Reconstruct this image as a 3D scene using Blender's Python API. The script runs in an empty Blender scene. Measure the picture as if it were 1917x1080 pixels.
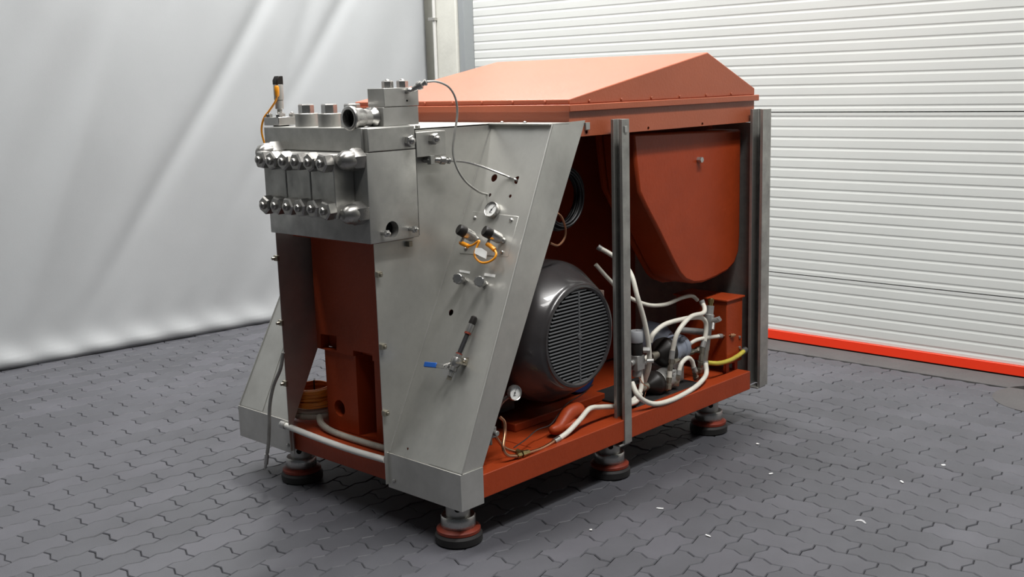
import bpy, bmesh, math, random
from math import sin, cos, pi, radians, sqrt
from mathutils import Vector, Matrix
import numpy as np
random.seed(7); rng = np.random.default_rng(7)
scene = bpy.context.scene
COL = scene.collection

# ------------------------------------------------------------------ camera
YAW, PITCH, ROLL, FPX, EYE = 0.75953793, 0.18461673, -0.02908045, 2069.34, 1.62
fwd = Vector((cos(YAW)*cos(PITCH), sin(YAW)*cos(PITCH), -sin(PITCH)))
rt = fwd.cross(Vector((0, 0, 1))).normalized(); up = rt.cross(fwd)
rt, up = cos(ROLL)*rt+sin(ROLL)*up, -sin(ROLL)*rt+cos(ROLL)*up
cam = bpy.data.cameras.new('camera'); camo = bpy.data.objects.new('camera', cam); COL.objects.link(camo)
cam.sensor_width = 36; cam.lens = 36*FPX/1917; cam.clip_start = .05
camo.matrix_world = Matrix(((rt.x, up.x, -fwd.x, 0), (rt.y, up.y, -fwd.y, 0), (rt.z, up.z, -fwd.z, EYE), (0, 0, 0, 1)))
scene.camera = camo
CAM = Vector((0, 0, EYE))

# ------------------------------------------------------------------ world, ceiling lamps, exposure
world = bpy.data.worlds.new('world'); scene.world = world; world.use_nodes = True
world.node_tree.nodes['Background'].inputs[0].default_value = (.80, .90, 1.0, 1)
world.node_tree.nodes['Background'].inputs[1].default_value = .05
def lamp(name, loc, size, power, color=(1, .985, .96)):
    l = bpy.data.lights.new(name, 'AREA'); l.shape = 'RECTANGLE'; l.size, l.size_y = size; l.energy = power; l.color = color
    o = bpy.data.objects.new(name, l); COL.objects.link(o); o.location = loc
    return o
lamp('ceiling_lamp', (3.9, 3.4, 7.0), (4.0, .5), 320)
lamp('ceiling_lamp', (4.8, 5.6, 5.4), (1.2, .3), 250)
lamp('ceiling_lamp', (1.6, 4.7, 7.4), (3.6, .5), 260)
lamp('ceiling_lamp', (3.4, 0.0, 7.0), (4.5, .5), 470)
lamp('ceiling_lamp', (0.6, -1.0, 7.5), (3.0, .5), 150)
vs = scene.view_settings
vs.view_transform = 'Standard'; vs.look = 'None'; vs.exposure = 0.0; vs.gamma = 1.0; vs.use_curve_mapping = False

# ------------------------------------------------------------------ helpers
def V(*a): return Vector(a)
def at(px, py, ax, val):
    """point on the plane  axis = val  (0 x, 1 y, 2 z) in the sight line of a photo pixel: survey helper"""
    d = rt*((px-958.5)/FPX)+up*((540-py)/FPX)+fwd
    return CAM+d*((val-CAM[ax])/d[ax])
def aty(y, *pts): return [at(p[0], p[1], 1, p[2] if len(p) > 2 else y) for p in pts]
WO = {}
class MB:
    def __init__(s): s.v = []; s.f = []
    def add(s, vs, fs):
        n = len(s.v); s.v += [tuple(v) for v in vs]; s.f += [tuple(n+i for i in f) for f in fs]; return s
    def box(s, x0, x1, y0, y1, z0, z1):
        return s.add([(x0,y0,z0),(x1,y0,z0),(x1,y1,z0),(x0,y1,z0),(x0,y0,z1),(x1,y0,z1),(x1,y1,z1),(x0,y1,z1)],
                     [(3,2,1,0),(4,5,6,7),(0,1,5,4),(1,2,6,5),(2,3,7,6),(3,0,4,7)])
    def prism(s, poly, ax, lo, hi):
        """poly: 2D points in the two other axes (x,z for ax 1; y,z for ax 0; x,y for ax 2)"""
        def p3(p, t): return (t,p[0],p[1]) if ax == 0 else (p[0],t,p[1]) if ax == 1 else (p[0],p[1],t)
        n = len(poly)
        return s.add([p3(p, lo) for p in poly]+[p3(p, hi) for p in poly],
                     [tuple(range(n)), tuple(range(2*n-1, n-1, -1))]+[(i, n+i, n+(i+1) % n, (i+1) % n) for i in range(n)])
    def hull(s, A, B):
        n = len(A)
        return s.add(list(A)+list(B), [tuple(range(n)), tuple(range(2*n-1, n-1, -1))]+[(i, n+i, n+(i+1) % n, (i+1) % n) for i in range(n)])
    def lathe(s, prof, o=(0,0,0), d=(0,0,1), n=24, spin=0, cap=True):
        """prof: (radius, distance along axis)"""
        o = Vector(o); q = Vector(d).to_track_quat('Z', 'Y'); k = len(prof); vs = []; fs = []
        for r, h in prof:
            for i in range(n):
                a = 2*pi*i/n+spin; vs.append(o+q@Vector((r*cos(a), r*sin(a), h)))
        for j in range(k-1):
            for i in range(n): fs.append((j*n+i, j*n+(i+1) % n, (j+1)*n+(i+1) % n, (j+1)*n+i))
        if cap: fs += [tuple(range(n-1, -1, -1)), tuple((k-1)*n+i for i in range(n))]
        return s.add(vs, fs)
    def cyl(s, a, b, r, r2=None, n=20, spin=0):
        a, b = Vector(a), Vector(b)
        return s.lathe([(r, 0), (r if r2 is None else r2, (b-a).length)], a, b-a, n, spin)
    def hexa(s, a, b, r, spin=0, ch=.12):
        a, b = Vector(a), Vector(b); L = (b-a).length
        return s.lathe([(r, 0), (r, L*(1-ch)), (r*.9, L)], a, b-a, 6, spin)
    def tube(s, pts, r, n=10, sub=8, cap=True, smooth=True):
        pts = [Vector(p) for p in pts]
        P = spline(pts, sub) if smooth and len(pts) > 2 else pts
        t0 = (P[1]-P[0]).normalized(); ref = Vector((0,0,1)) if abs(t0.z) < .9 else Vector((1,0,0))
        u = t0.cross(ref).normalized(); vs = []; fs = []
        for i, p in enumerate(P):
            t = (P[min(i+1, len(P)-1)]-P[max(i-1, 0)]).normalized()
            u = (u-t*u.dot(t)).normalized(); w = t.cross(u)
            rr = r(i/(len(P)-1)) if callable(r) else r
            for k in range(n):
                a = 2*pi*k/n; vs.append(p+(u*cos(a)+w*sin(a))*rr)
        for i in range(len(P)-1):
            for k in range(n): fs.append((i*n+k, i*n+(k+1) % n, (i+1)*n+(k+1) % n, (i+1)*n+k))
        if cap: fs += [tuple(range(n-1, -1, -1)), tuple((len(P)-1)*n+k for k in range(n))]
        return s.add(vs, fs)
    def mesh(s, name, mat=None, smooth=38, center=None):
        me = bpy.data.meshes.new(name)
        c = Vector(center) if center is not None else Vector((0,0,0))
        me.from_pydata([tuple(Vector(v)-c) for v in s.v], [], s.f); me.update()
        bm = bmesh.new(); bm.from_mesh(me); bmesh.ops.recalc_face_normals(bm, faces=bm.faces); bm.to_mesh(me); bm.free()
        if smooth: me.shade_smooth(); me.set_sharp_from_angle(angle=radians(smooth))
        if mat: me.materials.append(mat)
        return me
def spline(P, sub=8):
    out = []
    for i in range(len(P)-1):
        p0 = P[i-1] if i else P[0]*2-P[1]; p1, p2 = P[i], P[i+1]; p3 = P[i+2] if i+2 < len(P) else P[-1]*2-P[-2]
        for k in range(sub):
            t = k/sub
            out.append(.5*((2*p1)+(p2-p0)*t+(2*p0-5*p1+4*p2-p3)*t*t+(3*p1-p0-3*p2+p3)*t**3))
    out.append(P[-1]); return out
def put(name, me, loc, parent=None, d=None, spin=0):
    o = bpy.data.objects.new(name, me); COL.objects.link(o); loc = Vector(loc); WO[o.name] = loc
    if parent is not None: o.parent = parent; o.location = loc-WO[parent.name]
    else: o.location = loc
    if d is not None:
        q = Vector(d).to_track_quat('Z', 'Y') @ Matrix.Rotation(spin, 3, 'Z').to_quaternion()
        o.rotation_mode = 'QUATERNION'; o.rotation_quaternion = q
    return o
def obj(name, mb, mat, parent=None, bevel=0, smooth=38, label=None):
    a = np.array(mb.v); c = Vector((a.min(0)+a.max(0))/2)
    o = put(name, mb.mesh(name, mat, smooth, c), c, parent)
    if bevel:
        m = o.modifiers.new('bevel', 'BEVEL'); m.width = bevel; m.segments = 2; m.limit_method = 'ANGLE'; m.angle_limit = radians(40)
    if label: o['label'] = label
    return o
def cut(o, mb):
    """subtract the solid mb (world coordinates) from o, leaving plain mesh"""
    c = bpy.data.objects.new('cutter', mb.mesh('cutter', None, 0, WO[o.name])); COL.objects.link(c)
    w, o.location, par = o.location.copy(), (0,0,0), o.parent
    o.parent = None
    m = o.modifiers.new('cut', 'BOOLEAN'); m.object = c; m.operation = 'DIFFERENCE'; m.solver = 'EXACT'
    dg = bpy.context.evaluated_depsgraph_get(); dg.update()
    me = bpy.data.meshes.new_from_object(o.evaluated_get(dg))
    o.modifiers.clear(); o.data = me; bpy.data.objects.remove(c)
    me.shade_smooth(); me.set_sharp_from_angle(angle=radians(30))
    o.parent = par; o.location = w
def empty(name, loc):
    o = bpy.data.objects.new(name, None); COL.objects.link(o); o.location = loc; o.empty_display_size = .1; WO[o.name] = Vector(loc); return o
def tag(o, label=None, cat=None, group=None, kind=None):
    for k, v in (('label', label), ('category', cat), ('group', group), ('kind', kind)):
        if v: o[k] = v
    return o

# ------------------------------------------------------------------ materials
def mat(name, color, rough=.5, metal=0, noise=None, bump=None, coat=0, wear=None, spec=.5):
    """noise=(scale, dark factor) large soft tone variation; bump=(scale, strength); wear=(scale, threshold, colour)"""
    m = bpy.data.materials.new(name); m.use_nodes = True; nt = m.node_tree; N, L = nt.nodes, nt.links
    b = N['Principled BSDF']; b.inputs['Base Color'].default_value = (*color, 1); b.inputs['Roughness'].default_value = rough
    b.inputs['Metallic'].default_value = metal; b.inputs['Coat Weight'].default_value = coat; b.inputs['Specular IOR Level'].default_value = spec
    g = N.new('ShaderNodeNewGeometry'); src = None
    if noise:
        n = N.new('ShaderNodeTexNoise'); n.inputs['Scale'].default_value = noise[0]; n.inputs['Detail'].default_value = 6; n.inputs['Roughness'].default_value = .6
        L.new(g.outputs['Position'], n.inputs['Vector'])
        mx = N.new('ShaderNodeMix'); mx.data_type = 'RGBA'; r = N.new('ShaderNodeMapRange'); r.inputs[1].default_value = .3; r.inputs[2].default_value = .7
        L.new(n.outputs['Fac'], r.inputs[0]); L.new(r.outputs[0], mx.inputs['Factor'])
        mx.inputs['A'].default_value = (*[c*noise[1] for c in color], 1); mx.inputs['B'].default_value = (*color, 1)
        src = mx.outputs['Result']; L.new(src, b.inputs['Base Color'])
        if metal:
            r2 = N.new('ShaderNodeMapRange'); r2.inputs[1].default_value = .3; r2.inputs[2].default_value = .7
            r2.inputs[3].default_value = min(1, rough*1.35); r2.inputs[4].default_value = rough*.8
            L.new(n.outputs['Fac'], r2.inputs[0]); L.new(r2.outputs[0], b.inputs['Roughness'])
    if wear:
        n = N.new('ShaderNodeTexNoise'); n.inputs['Scale'].default_value = wear[0]; n.inputs['Detail'].default_value = 8
        L.new(g.outputs['Position'], n.inputs['Vector']); r = N.new('ShaderNodeMapRange'); r.inputs[1].default_value = wear[1]; r.inputs[2].default_value = wear[1]+.08
        L.new(n.outputs['Fac'], r.inputs[0]); mx = N.new('ShaderNodeMix'); mx.data_type = 'RGBA'; L.new(r.outputs[0], mx.inputs['Factor'])
        if src: L.new(src, mx.inputs['A'])
        else: mx.inputs['A'].default_value = (*color, 1)
        mx.inputs['B'].default_value = (*wear[2], 1); L.new(mx.outputs['Result'], b.inputs['Base Color'])
    if bump:
        n = N.new('ShaderNodeTexNoise'); n.inputs['Scale'].default_value = bump[0]; n.inputs['Detail'].default_value = 4
        L.new(g.outputs['Position'], n.inputs['Vector']); bp = N.new('ShaderNodeBump'); bp.inputs['Strength'].default_value = bump[1]; bp.inputs['Distance'].default_value = .01
        L.new(n.outputs['Fac'], bp.inputs['Height']); L.new(bp.outputs['Normal'], b.inputs['Normal'])
    return m
M = {}
M['steel'] = mat('stainless_steel', (.50,.495,.47), .40, .7, (9, .78))
M['sheet'] = mat('steel_sheet', (.62,.615,.58), .38, .78, (4, .70))
M['machined'] = mat('machined_steel', (.47,.465,.44), .38, .75, (14, .75))
M['polished'] = mat('polished_steel', (.50,.49,.47), .26, .9, (8, .88))
M['nut'] = mat('nut_steel', (.40,.39,.37), .30, .92, (20, .7))
M['galv'] = mat('channel_steel', (.42,.415,.39), .45, .65, (12, .65))
M['red'] = mat('red_oxide_paint', (.345,.046,.010), .45, 0, (7, .84), (60, .12), spec=.3)
M['redsheen'] = mat('red_oxide_paint_sheen', (.40,.098,.042), .40, 0, (4, .9), (90, .10), spec=.5)  # same red paint made paler: the lid's grazing sheen put into the colour
M['motor'] = mat('dark_grey_enamel', (.050,.046,.047), .25, 0, (10, .8), None, .3)
M['grille'] = mat('grey_plastic_grille', (.085,.088,.092), .38, 0)
M['black'] = mat('black_rubber_and_hole_shade', (.006,.006,.006), .7, spec=.15)  # real rubber, and black stand-in for the darkness in holes and gaps
M['rubber'] = mat('grimy_rubber', (.012,.011,.011), .7, 0, (20, .5))
M['redrubber'] = mat('red_rubber', (.20,.024,.008), .5, 0, (20, .6))
M['white_hose'] = mat('white_hose', (.78,.75,.66), .42, 0, (18, .82))
M['white_plastic'] = mat('white_plastic', (.70,.69,.65), .4, 0, (14, .85))
M['corrug'] = mat('corrugated_plastic', (.42,.39,.33), .55, 0, (14, .75))
M['grey_hose'] = mat('grey_hose', (.30,.29,.27), .5, 0, (18, .7))
M['yellow'] = mat('yellow_hose', (.55,.46,.06), .4, 0, (22, .7))
M['orange'] = mat('orange_cable', (.80,.30,.01), .4)
M['orange_d'] = mat('orange_coil_cable', (.62,.20,.02), .45)
M['copper'] = mat('copper_pipe', (.62,.32,.19), .32, 1, (18, .7))
M['brass'] = mat('brass', (.42,.32,.14), .35, 1, (20, .7))
M['oldbrass'] = mat('dull_fitting', (.40,.37,.30), .40, .8, (20, .65))
M['blue'] = mat('blue_grip', (.012,.10,.42), .4)
M['bluemotor'] = mat('blue_enamel', (.008,.04,.16), .4)
M['pump'] = mat('grey_blue_pump_paint', (.26,.29,.36), .4, 0, (12, .6))
M['cast'] = mat('cast_alloy', (.46,.455,.44), .45, .6, (16, .65))
M['grey_plastic'] = mat('grey_plastic', (.36,.37,.39), .45)
M['dark_plastic'] = mat('dark_plastic', (.016,.014,.013), .4, spec=.3)
M['dial'] = mat('gauge_dial', (.75,.75,.73), .4)
M['ink'] = mat('dial_ink', (.01,.01,.01), .5)
M['beige'] = mat('beige_block', (.40,.29,.24), .5, 0, (10, .7))
M['wire'] = mat('black_cable', (.018,.018,.02), .42)
M['tarp'] = mat('white_tarpaulin', (.37,.385,.395), .5, 0, (1.6, .93), (120, .03), wear=(9, .80, (.30,.30,.28)))
M['door'] = mat('white_door_panel', (.60,.615,.595), .45, 0, (1.2, .95))
M['doorred'] = mat('red_door_strip', (.80,.035,.006), .4)
M['jamb'] = mat('grey_door_rail', (.30,.32,.33), .45, .3)
M['concrete'] = mat('concrete', (.070,.066,.066), .8, 0, (6, .8), (60, .2))
M['pillar'] = mat('painted_concrete_pillar', (.56,.56,.51), .7, 0, (4, .85), (40, .1))
M['pipe'] = mat('grey_conduit', (.5,.5,.48), .5)
M['grout'] = mat('joint_sand', (.010,.010,.012), .9, 0, (60, .6), (200, .4))
M['scrap'] = mat('white_scrap', (.75,.75,.73), .6)
M['tag'] = mat('paper_tag', (.72,.72,.70), .6)
def paver_mat():
    m = bpy.data.materials.new('paver_concrete'); m.use_nodes = True; N, L = m.node_tree.nodes, m.node_tree.links; b = N['Principled BSDF']
    at_ = N.new('ShaderNodeAttribute'); at_.attribute_name = 'rnd'; oi = N.new('ShaderNodeObjectInfo'); ad = N.new('ShaderNodeMath'); ad.operation = 'ADD'
    L.new(at_.outputs['Fac'], ad.inputs[0]); L.new(oi.outputs['Random'], ad.inputs[1]); fr = N.new('ShaderNodeMath'); fr.operation = 'FRACT'; L.new(ad.outputs[0], fr.inputs[0])
    g = N.new('ShaderNodeNewGeometry'); n = N.new('ShaderNodeTexNoise'); n.inputs['Scale'].default_value = 2.2; n.inputs['Detail'].default_value = 7; n.inputs['Roughness'].default_value = .65
    L.new(g.outputs['Position'], n.inputs['Vector']); r = N.new('ShaderNodeMapRange'); r.inputs[1].default_value = .3; r.inputs[2].default_value = .7; r.inputs[3].default_value = .82; r.inputs[4].default_value = 1.12
    L.new(n.outputs['Fac'], r.inputs[0])
    cr = N.new('ShaderNodeValToRGB'); e = cr.color_ramp.elements; e[0].color = (.056,.057,.065,1); e[1].color = (.072,.072,.083,1); k = e.new(.5); k.color = (.063,.064,.073,1)
    L.new(fr.outputs[0], cr.inputs[0]); mx = N.new('ShaderNodeVectorMath'); mx.operation = 'SCALE'; L.new(cr.outputs[0], mx.inputs[0]); L.new(r.outputs[0], mx.inputs['Scale'])
    L.new(mx.outputs[0], b.inputs['Base Color']); b.inputs['Roughness'].default_value = .55; b.inputs['Specular IOR Level'].default_value = .4
    n2 = N.new('ShaderNodeTexNoise'); n2.inputs['Scale'].default_value = 260; L.new(g.outputs['Position'], n2.inputs['Vector'])
    bp = N.new('ShaderNodeBump'); bp.inputs['Strength'].default_value = .18; bp.inputs['Distance'].default_value = .004; L.new(n2.outputs['Fac'], bp.inputs['Height']); L.new(bp.outputs['Normal'], b.inputs['Normal'])
    return m
M['paver'] = paver_mat()

# ================================================================== THE SETTING
# ---- floor with interlocking wave pavers
floor = obj('floor', MB().box(-3, 9, -4, 9, -.10, -.007), M['grout']); tag(floor, kind='structure', label='dark grey floor of interlocking wave-shaped pavers')
GX, GY, OX, OY, AMP = .1128, .1160, 1.654, 3.838, .0095
def node(i, j): return np.array([OX+i*GX, OY+j*GY])
def hedge(i, j, rev=False):     # along +x ; points after the start node
    a = node(i, j); p = [a, a+[.30*GX, AMP], a+[.68*GX, -AMP]]
    return p if not rev else [node(i+1, j), p[2], p[1]]
def vedge(i, j, rev=False):     # along +y
    a = node(i, j); p = [a, a+[-AMP, .32*GY], a+[AMP, .68*GY]]
    return p if not rev else [node(i, j+1), p[2], p[1]]
def outline(i, j, horiz):
    if horiz: P = hedge(i, j)+hedge(i+1, j)+vedge(i+2, j)+hedge(i+1, j+1, True)+hedge(i, j+1, True)+vedge(i, j, True)
    else: P = hedge(i, j)+vedge(i+1, j)+vedge(i+1, j+1)+hedge(i, j+2, True)+vedge(i, j+1, True)+vedge(i, j, True)
    return np.array(P)
def inset(P, d):
    Q = np.roll(P, -1, 0); R = np.roll(P, 1, 0)
    def nrm(e): n = np.stack([-e[:, 1], e[:, 0]], 1); return n/np.linalg.norm(n, axis=1)[:, None]
    n1, n2 = nrm(Q-P), nrm(P-R); m = n1+n2; m /= np.linalg.norm(m, axis=1)[:, None]
    return P+m*(d/np.clip((m*n1).sum(1), .5, 1))[:, None]
def paver_verts(P):
    a, b = inset(P, .0012), inset(P, .0042); n = len(P)
    vs = [(x, y, -.012) for x, y in a]+[(x, y, -.0035) for x, y in a]+[(x, y, 0) for x, y in b]
    fs = [tuple(range(2*n, 3*n))]+[(k*n+q, k*n+(q+1) % n, (k+1)*n+(q+1) % n, (k+1)*n+q) for k in (0, 1) for q in range(n)]
    return vs, fs
DI, DJ = 15, -15     # stair-stepped diagonal where the two laying directions meet
def zone_h(i, j): return (i-DI) < (j-DJ)
cells = []
I0, I1, J0, J1 = -12, 36, -28, 25
for j in range(J0, J1):
    i = I0+((j+I0) % 2)
    while i < I1:
        h = [zone_h(i, j), zone_h(i+1, j)]
        if h[0] and h[1]: cells.append((i, j, True))
        elif h[0]: cells.append((i, j, None))
        i += 2
for i in range(I0, I1):
    j = J0+((i+J0) % 2)
    while j < J1:
        h = [zone_h(i, j), zone_h(i, j+1)]
        if not h[0] and not h[1]: cells.append((i, j, False))
        elif not h[0]: cells.append((i, j, None))
        j += 2
def single(i, j): return np.array(hedge(i, j)+vedge(i+1, j)+hedge(i, j+1, True)+vedge(i, j, True))
def pix(p):
    d = Vector(p)-CAM; z = d.dot(fwd); return (958.5+FPX*d.dot(rt)/z, 540-FPX*d.dot(up)/z, z)
pav = []
for i, j, h in cells:
    P = outline(i, j, h) if h is not None else single(i, j); c = P.mean(0)
    if c[0] > 5.66 or c[1] > 6.85 or c[0] < .2 or c[1] < .3 or (c[0]-5.62)**2+(c[1]-1.70)**2 < .14**2: continue
    x, y, z = pix((c[0], c[1], 0)); vis = z > .5 and -20 < x < 1937 and y < 1100
    under = 2.55 < c[0] < 4.4 and 2.68 < c[1] < 4.0
    area = (1/z**3 if vis and not under else 0)*(1 if h is not None else .5)
    pav.append((area, i, j, h, P, c))
pav.sort(key=lambda t: -t[0])
pm = {}
def paver_mesh(h):
    if h not in pm:
        P = outline(0, 0, h) if h is not None else single(0, 0); c = P.mean(0); vs, fs = paver_verts(P-c)
        mb = MB().add(vs, fs); me = mb.mesh('paver', M['paver'], 0)
        me.attributes.new('rnd', 'FLOAT', 'FACE'); pm[h] = me
    return pm[h]
rest_v, rest_f, rest_r = [], [], []
for k, (area, i, j, h, P, c) in enumerate(pav):
    dz = random.uniform(-.0016, .0006); tx, ty = random.gauss(0, .0045), random.gauss(0, .0045)
    if k < 300 and area > 0:
        o = put('paver', paver_mesh(h), (c[0], c[1], dz), floor); o.rotation_euler = (tx, ty, random.gauss(0, .004))
    else:
        vs, fs = paver_verts(P); n = len(rest_v)
        rest_v += [(x, y, z+dz+(y-c[1])*tx-(x-c[0])*ty) for x, y, z in vs]; rest_f += [tuple(n+q for q in f) for f in fs]; rest_r += [random.random()]*len(fs)
mb = MB(); mb.v = rest_v; mb.f = rest_f
me = bpy.data.meshes.new('pavers_beyond'); me.from_pydata(rest_v, [], rest_f); me.materials.append(M['paver'])
a_ = me.attributes.new('rnd', 'FLOAT', 'FACE'); a_.data.foreach_set('value', rest_r)
o = put('pavers_beyond', me, (0, 0, 0), floor); o['kind'] = 'stuff'

# concrete door sill and round concrete patch let into the paving
obj('door_sill', MB().box(5.73, 6.4, -2, 6.3, -.06, .003), M['concrete'], floor, .003)
obj('concrete_patch', MB().lathe([(.262, -.03), (.262, .001), (.258, .003)], (5.62, 1.70, 0), (0,0,1), 48), M['concrete'], floor)

# ---- sectional door: ribbed sandwich panels, red bottom strip
DX = 5.955
door = empty('door_1', (DX, 2.4, 0)); tag(door, kind='structure', label='white ribbed sectional door with red bottom strip')
DY0, DY1 = -1.6, 5.97
def door_panel(z0, z1, n):
    prof = [(.0, z0+.002)]; p = (z1-z0)/n
    for k in range(n):
        b = z0+p*k
        prof += [(0, b+p*.30), (.0018, b+p*.46), (.0018, b+p*.54), (.0, b+p*.66)]
    prof += [(.0, z1-.004)]
    A = [(DX+a, DY0, b) for a, b in prof]+[(DX+.05, DY0, z1-.004), (DX+.05, DY0, z0+.002)]
    B = [(x, DY1, z) for x, y, z in A]
    mb = MB().hull(A, B); return obj('door_panel', mb, M['door'], door, 0, 5)
for z0, z1, n in ((.066, .428, 6), (.428, 1.398, 16), (1.398, 2.37, 16), (2.37, 3.34, 16), (3.34, 4.3, 16)): door_panel(z0, z1, n)
obj('bottom_strip', MB().box(DX-.012, DX+.05, DY0, DY1, .010, .066), M['doorred'], door, .003)
obj('rubber_seal', MB().box(DX-.004, DX+.04, DY0, DY1, -.002, .012), M['black'], door)
obj('side_rail', MB().box(DX-.10, DX+.05, 5.972, 6.030, 0, 4.3), M['jamb'], door, .004)
pl = tag(obj('trim_1', MB().box(DX-.12, DX+.09, 6.033, 6.262, 0, 4.4), M['pillar'], None, .01), kind='structure', label='pale concrete pillar between the tarpaulin and the door')
wb = tag(obj('wall_back', MB().box(DX+.1, DX+.3, -4, 9, 0, 4.6), M['pillar']), kind='structure')
wl = tag(obj('wall_left', MB().box(-3, 9, 7.3, 7.5, 0, 4.6), M['pillar']), kind='structure')
cp = empty('conduit_pipe', (DX-.137, 6.248, 0)); tag(cp, 'thin pale conduit pipe running up the concrete pillar', 'pipe')
obj('pipe', MB().cyl((DX-.137, 6.248, .003), (DX-.137, 6.248, 4.3), .013), M['pipe'], cp)
for z in (.5, 1.25, 2.1, 2.9): obj('clip', MB().box(DX-.154, DX-.1205, 6.232, 6.30, z-.012, z+.012), M['galv'], cp, .002)

# ---- tarpaulin curtain
def tarp():
    nx, nz = 260, 170; x0, x1, zt = -1.2, 5.86, 4.2; vs = []; fs = []
    bumps = [(rng.uniform(-1, 6), rng.uniform(.2, 3.2), rng.uniform(.06, .16), rng.uniform(.5, 1.2), rng.uniform(-.024, .024), rng.uniform(.35, .75)) for _ in range(60)]
    X, Z = np.meshgrid(np.linspace(x0, x1, nx), np.linspace(0, zt, nz))
    s = X-.62*Z+.10*Z**2                                  # folds sweep from upper right to lower left
    D = .022*np.sin(s*5.1+.6*np.sin(Z*1.3+X))*(.45+.25*np.sin(X*1.7))+.012*np.sin(s*11.3+1.2*np.sin(Z*2.1))*(.5+.5*np.sin(X*.9+1))
    D += .05*np.sin(X*1.3+.5)*np.clip(Z/3, 0, 1)
    for bx, bz, w, l, a, sl in bumps:
        u = (X-bx)-sl*(Z-bz); v = (Z-bz)+sl*(X-bx)*.3
        D += a*np.exp(-(u/w)**2-(v/l)**2)
    D += .008*np.sin(X*23+3*np.sin(Z*9))*np.exp(-(Z/.18)**2)
    D -= .05*np.exp(-(Z/.10)**2)                          # hem kicks out at the floor
    Yb = 6.70-.100*(X-2.55)
    D *= .8*np.clip(Z/.06+.35, 0, 1)
    Y = Yb+D
    for a in range(nz):
        for b in range(nx): vs.append((X[a, b], Y[a, b], Z[a, b]+.002))
    for a in range(nz-1):
        for b in range(nx-1): fs.append((a*nx+b, a*nx+b+1, (a+1)*nx+b+1, (a+1)*nx+b))
    o = obj('tarpaulin_curtain', MB().add(vs, fs), M['tarp'], None, 0, 80)
    m = o.modifiers.new('thickness', 'SOLIDIFY'); m.thickness = .002
    return tag(o, 'white creased tarpaulin hanging as a curtain left of the machine', 'curtain')
tarp()

# ================================================================== THE MACHINE
hm = empty('homogenizer', (3.45, 3.33, 0))
tag(hm, 'red and stainless steel high-pressure homogenizer with open side standing on round feet', 'machine')
CY = 3.33
# ---- base frame
bf = obj('base_frame', MB().box(2.515, 4.395, 2.65, 2.72, .170, .258).box(2.515, 4.395, 3.94, 4.01, .170, .258).box(2.515, 2.585, 2.72, 3.94, .170, .258)
         .box(4.325, 4.395, 2.72, 3.94, .170, .258).box(2.585, 4.325, 2.72, 3.94, .235, .252), M['red'], hm, .003)
obj('cross_member', MB().box(2.95, 3.02, 2.72, 3.94, .175, .256), M['red'], hm, .003)
obj('mounting_rail', MB().box(3.05, 3.62, 2.90, 2.98, .252, .285), M['red'], hm, .004)
# ---- feet
fm_post = MB().lathe([(.044, .085), (.044, .19)], n=28).mesh('foot', M['steel'])
fm_col = MB().lathe([(.060, .058), (.063, .062), (.063, .098), (.060, .102), (.046, .102)], n=32).mesh('collar', M['polished'])
fm_red = MB().lathe([(.074, .036), (.080, .042), (.080, .052), (.066, .060)], n=32).mesh('red_pad', M['redrubber'])
fm_blk = MB().lathe([(.080, .0), (.086, .006), (.086, .030), (.078, .040)], n=32).mesh('rubber_pad', M['rubber'])
for x, y in ((2.575, 2.745), (3.45, 2.745), (4.19, 2.745), (2.60, 3.72), (3.45, 3.90), (4.19, 3.90)):
    f = put('foot', fm_post, (x, y, 0), hm)
    put('collar', fm_col, (x, y, 0), f); put('red_pad', fm_red, (x, y, 0), f); put('rubber_pad', fm_blk, (x, y, 0), f)
    obj('hole_shade', MB().cyl((x-.0318, y-.0322, .134), (x-.025, y-.025, .134), .011), M['black'], f)  # black disc painting the dark inside of the post's hole

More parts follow.
